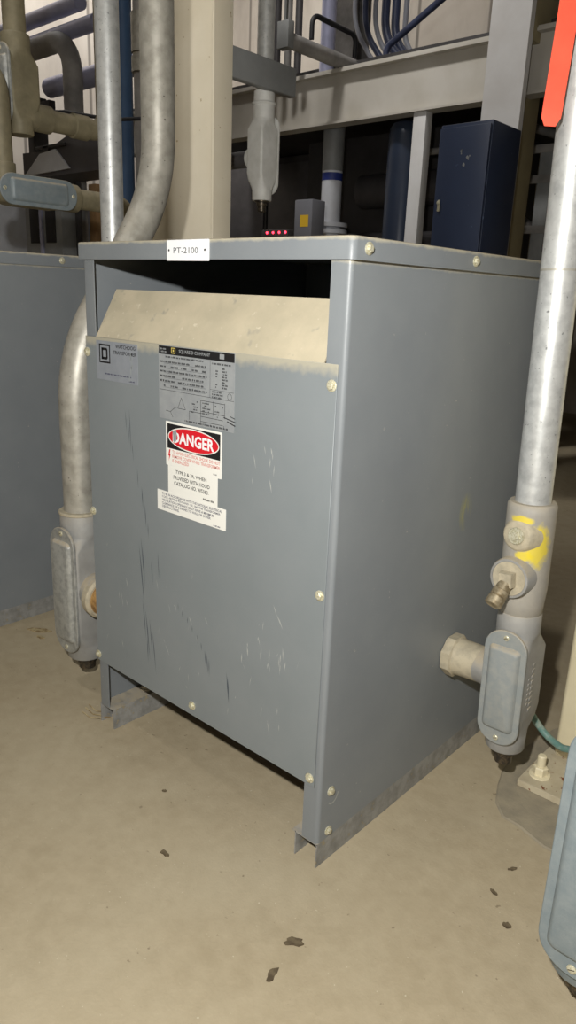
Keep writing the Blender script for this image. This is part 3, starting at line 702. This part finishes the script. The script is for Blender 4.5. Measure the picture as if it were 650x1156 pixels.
# left near conduits with their fittings
ul = empty('conduit_run', (-1.02, .44, 1.63), 'dusty olive conduit dropping at the left edge and turning behind the silver conduit', 'conduit')
fitting(ul, .0365, .30, .13, cover='coverm', cast='olive', hub=(0, 1, 0), hubr=.043, hubz=-.085, hublen=.09, plug=False)
pipe(ul, [(0, 0, .26), (0, 0, ZC-1.63)], .0365, 'olive')
pipe(ul, fillet([(0, .07, .045), (0, .345, .045), (0, .345, ZC-1.63)], .06, 8), .0345, 'olive')
MB().lathe((0, .05, .045), (0, 1, 0), [(0, .041), (.002, .044), (.06, .044), (.062, .041)], 24).build('coupling', 'olive', ul)
MB().lathe((0, .20, .045), (0, 1, 0), [(0, .038), (.002, .041), (.06, .041), (.062, .038)], 24).build('coupling', 'olive', ul)
ll = empty('conduit_run', (-.96, .30, 1.425), 'lower olive conduit with a long grey-covered fitting lying level above the left cabinet', 'conduit')
fitting(ll, .0365, .34, 0, axis=(0, 1, 0), cover='coverb', cast='olive', hub=(0, 0, 1), hubr=.041, hubz=-.10, hublen=.08, plug=False, cover_dir=(1, 0, 0), origin=(0, .135, 0), collar=.04)
pipe(ll, fillet([(0, .29, 0), (0, .53, 0), (0, .53, -1.425)], .06, 8), .0345, 'olive')
pipe(ll, fillet([(0, .035, .07), (0, .035, .32), (-.15, .035, .42), (-.15, .035, ZC-1.425)], .10, 8), .0345, 'olive')

# ------------------------------------------------------------------ far steelwork and plant
def thing(mb, name, m, label, cat, group=None): return tag(mb.build(name, m), label, cat, group)
b = MB(); yb = 3.65
b.box(-5.2, 2.2, yb-.06, yb+.06, 2.655, 2.67); b.box(-5.2, 2.2, yb-.06, yb+.06, 2.325, 2.34); b.box(-5.2, 2.2, yb-.006, yb+.006, 2.34, 2.655)
thing(b, 'steel_beam', 'beam', 'long pale grey steel beam crossing level behind the transformer', 'beam')
b = MB(); b.box(-5.2, 2.2, yb-.05, yb-.02, 2.67, 2.685)
thing(b, 'edge_rail', 'beam', 'thin rail lying along the top of the long steel beam', 'rail')
b = MB(); b.box(-.945, -.693, 3.42, 3.434, 0, ZC, .002, 1); b.box(-.945, -.934, 3.434, 3.47, 0, ZC); b.box(-.704, -.693, 3.434, 3.47, 0, ZC)
thing(b, 'steel_column', 'palecol', 'pale grey steel column behind the navy cabinet', 'column')
b = MB(); b.box(-.93, -.78, 3.48, 3.84, 0, 2.60, .004); b.box(-.93, -.73, 3.48, 3.84, 2.60, ZC, .004)  # shaded side of the pale column, shade painted as olive
thing(b, 'steel_column', 'olivecol', 'olive brown shaded side of the pale grey column, built as its own piece', 'column')
thing(MB().box(-1.555, -1.455, 3.61, 3.69, 0, 2.325, .004), 'support_post', 'palecol', 'slim pale post under the long beam beside the dark blue tank', 'post')

cab = empty('cabinet', (-.86, 2.84, 0), 'tall narrow navy blue steel cabinet in front of the pale column', 'cabinet')
MB().box(0, .31, .012, .34, 0, 2.04, .005).build('cabinet_body', 'navy', cab)
dr = MB().box(.004, .306, -.006, .0115, .05, 2.02, .004).build('door', 'navy', cab)
b = MB(); b.box(.03, .045, -.014, -.005, 1.60, 1.66, .003); b.lathe((.0375, -.012, 1.645), (0, -1, 0), [(0, .010), (.006, .010), (.008, .006)], 14); b.build('handle', 'screw', dr)
b = MB(); rn = random.Random(8)
for k in range(7):
    x, z, q = .165+rn.uniform(-.03, .035), 1.875+rn.uniform(-.05, .03), rn.uniform(.004, .011)
    b.add([(x+q*math.cos(i*PI/4)*rn.uniform(.5, 1), -.0066, z+1.4*q*math.sin(i*PI/4)*rn.uniform(.5, 1)) for i in range(8)], [list(range(8))])
b.build('torn_sticker', 'greysteel', dr)

tk = empty('tank', (-1.74, 3.82, 0), 'tall dark blue tank with a rounded top under the beam', 'tank')
MB().lathe((0, 0, .02), (0, 0, 1), [(0, .08), (.02, .125), (2.21, .125), (2.26, .12), (2.29, .10), (2.305, .05), (2.31, .01)], 32).build('shell', 'tank', tk)
MB().lathe((0, 0, 0), (0, 0, 1), [(0, .14), (.03, .14), (.04, .125)], 28).build('foot_ring', 'darksteel', tk)
wp = empty('pipe', (-2.45, 3.88, 0), 'white upright pipe with a blue band behind the lid', 'pipe')
pipe(wp, [(0, 0, .0), (0, 0, 2.67)], .080, 'whitepipe', 28)
MB().lathe((0, 0, 1.99), (0, 0, 1), [(0, .0815), (.055, .0815)], 28).build('blue_band', 'blueband', wp)
MB().lathe((0, 0, 1.60), (0, 0, 1), [(0, .14), (.03, .14), (.03, .09), (.05, .09), (.05, .14), (.08, .14)], 28).build('flange', 'whitepipe', wp)
pipe(wp, [(0, 0, 2.06), (0, 0, 2.67)], .0825, 'greysteel', 28, 'upper_sleeve')

# dark plant under the beam
dm = empty('pump_skid', (-2.55, 4.6, 0), 'dark machine with fat pipes in the shade below the beam', 'machine')
b = MB(); b.box(-.9, .95, .0, .9, 0, 1.1, .02); b.build('skid_base', 'darksteel', dm)
for (z, y0, x0, x1, r) in ((2.02, .1, -.2, .95, .14), (1.55, .0, -.9, .9, .12), (1.32, -.05, -.2, .7, .16)):
    pipe(dm, fillet([(x0, y0, z), (x1, y0, z), (x1, y0, z-.45)], .2, 8), r, 'darkpipe', 24)
MB().lathe((-.7, .1, 1.1), (0, 0, 1), [(0, .25), (.5, .25), (.62, .2), (.68, .08)], 24).build('motor', 'darkpipe', dm)
MB().box(-.95, .95, .2, .24, 1.1, 2.5, .005).build('back_panel', 'darksteel', dm)
tp = empty('pipe', (-2.2, 4.3, 0), 'thin pale pipe crossing level left of the dark blue tank', 'pipe')
pipe(tp, [(0, 0, 2.21), (1.1, 0, 2.22)], .025, 'bgpipe2', 12)
for x in (.05, 1.05): MB().box(x-.02, x+.02, -.02, .02, 0, 2.195).build('stand', 'darksteel', tp)
ib = empty('instrument_case', (-2.02, 3.10, 0), 'grey instrument case with a yellow sticker behind the lid', 'instrument')
MB().box(-.10, .06, -.02, .12, 1.50, 1.75, .008).build('case', 'boxgrey', ib); MB().box(-.03, .03, .02, .08, 0, 1.50, .002).build('stand', 'darksteel', ib)
MB().box(-.045, .03, -.0215, -.0195, 1.575, 1.65).build('sticker', 'yellow', ib)
lp = empty('indicator_panel', (-1.44, 2.16, 0), 'small dark indicator box with four glowing red lights in a row', 'indicator')
MB().box(-.10, .10, 0, .05, 1.38, 1.465, .004).build('case', 'darksteel', lp); MB().box(-.02, .02, .01, .04, 0, 1.38).build('stand', 'darksteel', lp)
for k in range(4):
    MB().lathe((-.055+k*.046, .001, 1.449), (0, -1, 0), [(0, .0065), (.004, .0065), (.007, .004)], 12).build('lamp', 'led', lp)

# above the beam, against the back wall
ypp = empty('pipe', (-2.22, 2.24, 2.73), 'grey pipe slanting across in front of the back wall sheets', 'pipe')
pipe(ypp, [(0, .78, 0), (0, 4.7, 0)], .048, 'bgpipe2', 20)
MB().box(-.05, .05, .77, .83, -.06, .10, .005).build('end_bracket', 'greysteel', ypp)
MB().box(-.01, .01, .79, .81, .10, ZC-2.73, .002).build('hanger', 'greysteel', ypp)
tag(MB().tube(fillet([(-2.22, 3.30, 2.79), (-2.22, 3.30, 2.94), (-2.20, 3.76, 2.92), (-2.22, 3.78, 2.79)], .06, 8), .017, 12).build('hose', 'black'), 'short black hose looped over the slanting grey pipe', 'hose')
for k, x in enumerate((-2.79, -2.70, -2.61, -2.53)):
    o = MB().tube([(x, 3.45+.02*k, 2.76 if False else 2.67), (x, 3.45+.02*k, ZC)], .026, 14).build('riser', 'darkpipe' if k != 2 else 'bgpipe2')
    tag(o, ('first', 'second', 'third', 'fourth')[k]+' from the left of the four dark upright risers right of the hanging conduit', 'pipe', 'upright risers on the beam')
    if k == 0: rgroup = o
tag(MB().tube([(-2.41, 3.70, 2.67), (-2.41, 3.70, ZC)], .055, 18).build('pipe', 'bgpipe'), 'bluish upright pipe standing on the beam right of the dark risers', 'pipe')
o = hcol('steel_column', -3.47, -3.20, 5.0, 5.25, 2.76, ZC, ['bgpipe2'], web='y'); tag(o, 'brownish column rising from the added deck left of the cable bundle', 'column')
rn = random.Random(6)
for k in range(6):
    x = -2.65+k*.047; y = 4.30+.075*k
    p = fillet([(x, y, ZC), (x, y, 3.20-.02*k), (x+.24, y, 2.87+.012*k), (x+.52, y, 2.80)], .45, 10)
    nm = ('leftmost', 'second from left', 'third from left', 'third from right', 'second from right', 'rightmost')[k]
    tag(MB().tube(p, (.018, .024, .02, .034, .034, .022)[k], 14).build('cable', ('cablegrey', 'cable', 'cablegrey', 'cable', 'cable', 'cablegrey')[k]), nm+' of the thick cables bending down onto the added deck above the beam', 'cable', 'cable bundle above the beam')
p = fillet([(-.80, 4.18, 3.75), (-1.69, 4.18, 3.22), (-2.23, 4.18, 2.95), (-2.23, 4.18, 2.86), (-1.95, 4.18, 2.79)], .10, 8)
tag(MB().tube(p, .024, 12).build('cable', 'cable'), 'single dark cable rising diagonally to the right in front of the wall sheets', 'cable')

# right of the pale column
rk = empty('storage_rack', (-1.4, 4.5, 0), 'dim grey rack with level rails right of the navy cabinet', 'rack')
for x, y in ((.43, 0), (1.6, 0), (.43, .7), (1.6, .7)): MB().box(x-.05, x+.05, y-.04, y+.04, 0, 2.2, .004).build('upright', 'greysteel', rk)
for z in (2.16, 1.96, 1.62, 1.25): MB().box(.1, 1.9, -.045, -.015, z, z+.055, .003).build('rail', 'bgpipe2', rk)
MB().box(.1, 1.9, .0, .7, 1.25, 1.27).build('shelf', 'darksteel', rk)
b = MB(); b.tube([(.1, .3, 2.42), (.62, -.05, 2.22)], .03, 10); b.build('brace', 'bgpipe2', rk)
b = MB(); b.tube([(.1, .3, 1.78), (.44, .0, 1.62)], .03, 10); b.build('brace', 'bgpipe2', rk)
thing(MB().box(-.60, -.36, 3.62, 3.64, 2.36, 2.60, .003), 'sign_plate', 'palecol', 'plain pale plate fixed on the beam right of the pale column', 'plate')
b = MB(); b.tube([(-.72, 4.6, 2.78), (-.72, 4.6, ZC)], .05, 16)
thing(b, 'pipe', 'bgpipe', 'left of two bluish upright pipes behind the orange tape', 'pipe')
b = MB(); b.tube([(-.56, 4.6, 2.78), (-.56, 4.6, ZC)], .05, 16)
thing(b, 'pipe', 'cable', 'right, darker of two upright pipes behind the orange tape', 'pipe')

# ------------------------------------------------------------------ left background
names = ('nearest', 'second', 'third', 'fourth', 'farthest')
for k in range(5):  # dark cabinets added to darken the lower left wall
    g = empty('filler', (-6.95, 1.0+k*1.02, 0), names[k]+' of the dark switchgear cabinets lined along the left wall', 'filler')
    MB().box(0, .75, 0, 1.0, 0, 2.12, .01).build('case', 'darksteel', g)
    d = MB().box(.752, .772, .03, .97, .08, 2.06, .004).build('door', 'darkpipe', g)
    MB().box(.775, .80, .06, .09, 1.1, 1.3, .004).build('handle', 'screw', d)
for k in range(4):  # dark cabinets added to block light leaking in under the deck
    g = empty('filler', (-6.1+k*1.02, 5.9, 0), ('leftmost', 'second from the left', 'third from the left', 'rightmost')[k]+' of the dark switchgear cabinets under the added shade deck', 'filler')
    MB().box(0, 1.0, 0, .75, 0, 2.655, .01).build('case', 'darksteel', g)
    d = MB().box(.03, .97, -.022, -.002, .08, 2.58, .004).build('door', 'darkpipe', g)
    MB().box(.06, .09, -.05, -.025, 1.1, 1.3, .004).build('handle', 'screw', d)
def runx(y, z, x0, x1, r, m, label, name='pipe'):
    return tag(MB().tube([(x0, y, z), (x1, y, z)], r, 20).build(name, m), label, 'pipe')
runx(2.5, 3.09, -6.98, -3.75, .055, 'bgpipe', 'upper of two shiny bluish pipes high at the left, in front of the pale wall')
runx(2.5, 2.93, -6.98, -3.55, .055, 'bgpipe', 'lower of two shiny bluish pipes high at the left, above the grey elbow pipe')
ge = empty('pipe', (-3.70, 2.38, 0), 'grey pipe with a wide elbow turning down in front of the pale wall', 'pipe')
pipe(ge, fillet([(-2.95, 0, 2.83), (0, .0, 2.83), (0, .0, .003)], .22, 12), .070, 'bgpipe2', 24)
runx(2.75, 2.70, -4.62, -3.0, .075, 'bgpipe', 'fat bluish pipe stub passing level behind the grey elbow pipe')
b = MB(); b.box(-4.72, -4.63, 2.58, 2.72, 0, 2.615, .006); b.box(-4.60, -4.40, 2.60, 2.66, 2.36, 2.56, .004)
thing(b, 'steel_post', 'darksteel', 'dark steel post at the left carrying the fat pipe stub', 'post')
dk = empty('duct', (-3.70, 1.95, 0), 'dark sheet metal duct with a pale slanted face at the left', 'duct')
b = MB(); b.prism([(0, 0), (.92, .0), (.92, .20), (.66, .25), (.30, .16), (0, .17)], (0, 0, 1.835), (1, 0, 0), (0, 0, 1), (0, .27, 0)); b.build('duct_body', 'darkpipe', dk)
b = MB(); b.prism([(.03, .02), (.60, .03), (.44, .16), (.24, .145)], (0, -.012, 1.835), (1, 0, 0), (0, 0, 1), (0, .012, 0)); b.build('access_panel', 'whitepipe', dk)
b = MB(); b.box(.30, .36, -.02, .0, 1.99, 2.02); b.box(.20, .56, -.02, 0, 2.005, 2.025, .003); b.build('latch_bar', 'darksteel', dk)
for x in (.29, .88): MB().box(x-.02, x+.02, .23, .26, 0, 1.835, .002).build('support_leg', 'darksteel', dk)
cp = empty('control_panel', (-3.93, 2.08, 0), 'grey control panel with two dark windows behind the left cabinet', 'control panel')
MB().box(-.02, .48, 0, .2, 0, 1.78, .006).build('case', 'greysteel', cp)
for x in (.05, .27): MB().box(x, x+.13, -.006, .001, 1.42, 1.68, .002).build('window', 'black', cp)
MB().box(.205, .235, -.02, .0, 1.2, 1.82, .003).build('divider', 'bgpipe', cp)
sh = empty('shelf_unit', (-4.55, 2.0, 0), 'pale open shelf unit at the far left behind the dark cabinet', 'shelf')
for x in (.0, .25): MB().box(x, x+.03, 0, .3, 0, 1.78, .002).build('side', 'whitepipe', sh)
for z in (1.0, 1.35, 1.56, 1.74): MB().box(.03, .25, 0, .3, z, z+.02).build('shelf', 'whitepipe', sh)
thing(MB().box(-3.42, -3.33, 2.29, 2.34, 0, 1.83, .004), 'timber_post', 'tan', 'tan post left of the slim silver conduit above the cabinet top', 'post')
tag(MB().tube([(-6.98, 1.1, 2.9), (-2.45, 1.18, 1.975), (-2.2, 1.19, 1.955), (-1.95, 1.2, 1.93), (-1.6, 1.22, 1.86), (-1.3, 1.25, 1.84)], .008, 8).build('cable', 'black'), 'thin black cable sagging across in front of the grey elbow pipe', 'cable')
bl = empty('pipe', (-2.62, 2.05, 0), 'pale blue upright pipe seen between silver and S-bent conduits', 'pipe')
pipe(bl, [(0, 0, 0), (0, 0, ZC)], .045, 'bluepaint', 20)
gp = empty('pipe', (-2.35, 1.98, 0), 'grey upright pipe with banded coupling left of the S-bent conduit', 'pipe')
pipe(gp, [(0, 0, 0), (0, 0, ZC)], .055, 'bgpipe2', 20)
MB().lathe((0, 0, 2.32), (0, 0, 1), [(0, .066), (.08, .066), (.08, .058), (.1, .058), (.1, .066), (.3, .066)], 20).build('coupling', 'zinc2', gp)
vb = empty('junction_box', (-3.6, 2.42, 3.22), 'dark round-cornered junction box hung high behind the silver conduit', 'junction box')
MB().box(-.22, .20, -.10, .12, -.02, .26, .05, 4).build('box_body', 'olivecol', vb)
b = MB(); b.box(-.225, .205, -.115, -.101, -.025, .265, .006, 2); b.build('box_lid', 'darkpipe', vb)
b = MB(); b.tube([(0, 0, .24), (0, 0, ZC-3.22)], .03, 14); b.build('hanger_pipe', 'darkpipe', vb)
# ------------------------------------------------------------------ floor litter
rn = random.Random(21)
def flake(x, y, sx, sy, rot, label, m='leaf', name='dry_leaf', cat='leaf', grp=None):
    n = 11; b = MB(); top = []; bot = []
    for i in range(n):
        a = 2*PI*i/n; q = rn.uniform(.55, 1.1); px, py = sx*q*math.cos(a), sy*q*math.sin(a)
        px, py = px*math.cos(rot)-py*math.sin(rot), px*math.sin(rot)+py*math.cos(rot)
        top.append((px, py, .0018+rn.uniform(0, .0025))); bot.append((px, py, .0003))
    b.loft([bot, top]); o = b.build(name, m); o.location = (x, y, 0); tag(o, label, cat, grp); return o
flake(.846, -.165, .022, .010, .75, 'dark curled leaf scrap on the bare floor, upper of two near the bottom centre')
flake(.863, -.240, .009, .017, .2, 'dark leaf scrap lowest on the bare floor near the bottom centre')
flake(.509, -.190, .013, .006, .1, 'small dark scrap on the floor before the middle of the front panel')
flake(1.111, .143, .010, .008, .6, 'small dark scrap on the floor left of the near blue-grey fitting')
flake(1.056, .200, .010, .005, -.5, 'small thin scrap on the floor above the one beside the near fitting')
flake(1.055, .285, .010, .004, .9, 'tiny splinter on the floor below the grout pad')
flake(.352, -.065, .006, .004, .9, 'tiny dark scrap on the floor near the left base rail')
flake(-.60, .165, .05, .02, .7, 'crumpled dry leaf litter at the foot of the left cabinet', 'straw', 'leaf_litter', 'litter')
flake(-.555, .14, .02, .008, .2, 'pale straw stem beside the leaf litter at the left', 'straw', 'straw', 'litter')
for k in range(3):
    x, y = -.03-.008*k, -.015+.015*k
    b = MB(); a = rn.uniform(0, 3)
    b.tube([(x, y, .003), (x+.03*math.cos(a), y+.03*math.sin(a), .010), (x+.055*math.cos(a+.5), y+.055*math.sin(a+.5), .004)], .0015, 6)
    b.tube([(x, y, .003), (x-.025*math.cos(a), y-.03*math.sin(a), .016)], .0013, 6)
    tag(b.build('straw', 'straw'), 'wisp of dry straw by the outer corner of the left base rail', 'straw', 'straw wisps by the left rail')

# ------------------------------------------------------------------ head lamp and added fill lights
def area(name, loc, target, size, power, col, sy=None):
    l = bpy.data.lights.new(name, 'AREA'); l.energy = power; l.color = col; l.size = size; l.shape = 'RECTANGLE'; l.size_y = sy or size
    o = bpy.data.objects.new(name, l); COL.objects.link(o); o.location = loc
    o.rotation_euler = (V(target)-V(loc)).to_track_quat('-Z', 'Y').to_euler(); return o
def point(name, loc, r, power, col):
    l = bpy.data.lights.new(name, 'POINT'); l.energy = power; l.color = col; l.shadow_soft_size = r
    o = bpy.data.objects.new(name, l); COL.objects.link(o); o.location = loc; return o
point('head_lamp', (1.405, -1.072, 1.37), .02, 144, (1, .98, .94))
area('back_wall_fill', (-3.2, 5.6, 5.4), (-3.2, 7.2, 3.0), 5, 30, (1, .96, .92), .3)  # added wash for the upper back wall, no fixture
area('left_wall_fill', (-5.7, 3.6, 5.4), (-7.2, 3.8, 2.6), 4, 105, (1, .97, .94), .3)  # added wash for the upper left wall, no fixture
bl_ = area('column_fill_light', (-.9, -1.6, 5.4), (-1.0, 1.3, 1.7), .6, 9, (1, .97, .92), .3); bl_.data.spread = math.radians(60)  # added fill to lift the beige column, no real lamp here
b2_ = area('beam_fill_light', (-1.9, 1.5, 5.45), (-1.5, 3.6, 2.5), .5, 17, (1, .97, .93), .3); b2_.data.spread = math.radians(75)  # added fill to brighten the long beam and pale column
w = bpy.data.worlds.new('World'); S.world = w; w.use_nodes = True
w.node_tree.nodes['Background'].inputs[0].default_value = (.6, .65, .75, 1); w.node_tree.nodes['Background'].inputs[1].default_value = .02

# ------------------------------------------------------------------ camera
cx, cy, cz, ya, pi_, ro, f = 1.50939949, -.97929337, 1.12908685, -.72255, -.29022, .03967, 824.66
fw = V((-0.63364763, 0.71874924, -0.28616465)); r_ = V((0.74202364, 0.66929582, 0.0380003)); u_ = V((-0.21884149, 0.18826214, 0.95742664))
cd = bpy.data.cameras.new('camera'); co = bpy.data.objects.new('camera', cd); COL.objects.link(co)
co.matrix_world = Matrix(((r_.x, u_.x, -fw.x, cx), (r_.y, u_.y, -fw.y, cy), (r_.z, u_.z, -fw.z, cz), (0, 0, 0, 1)))
cd.sensor_fit = 'VERTICAL'; cd.sensor_height = 36; cd.lens = f*36/1156; cd.clip_start = .02
S.camera = co
S.view_settings.view_transform = 'Standard'; S.view_settings.look = 'None'; S.view_settings.gamma = 1; S.view_settings.exposure = 0
S.view_settings.use_curve_mapping = False
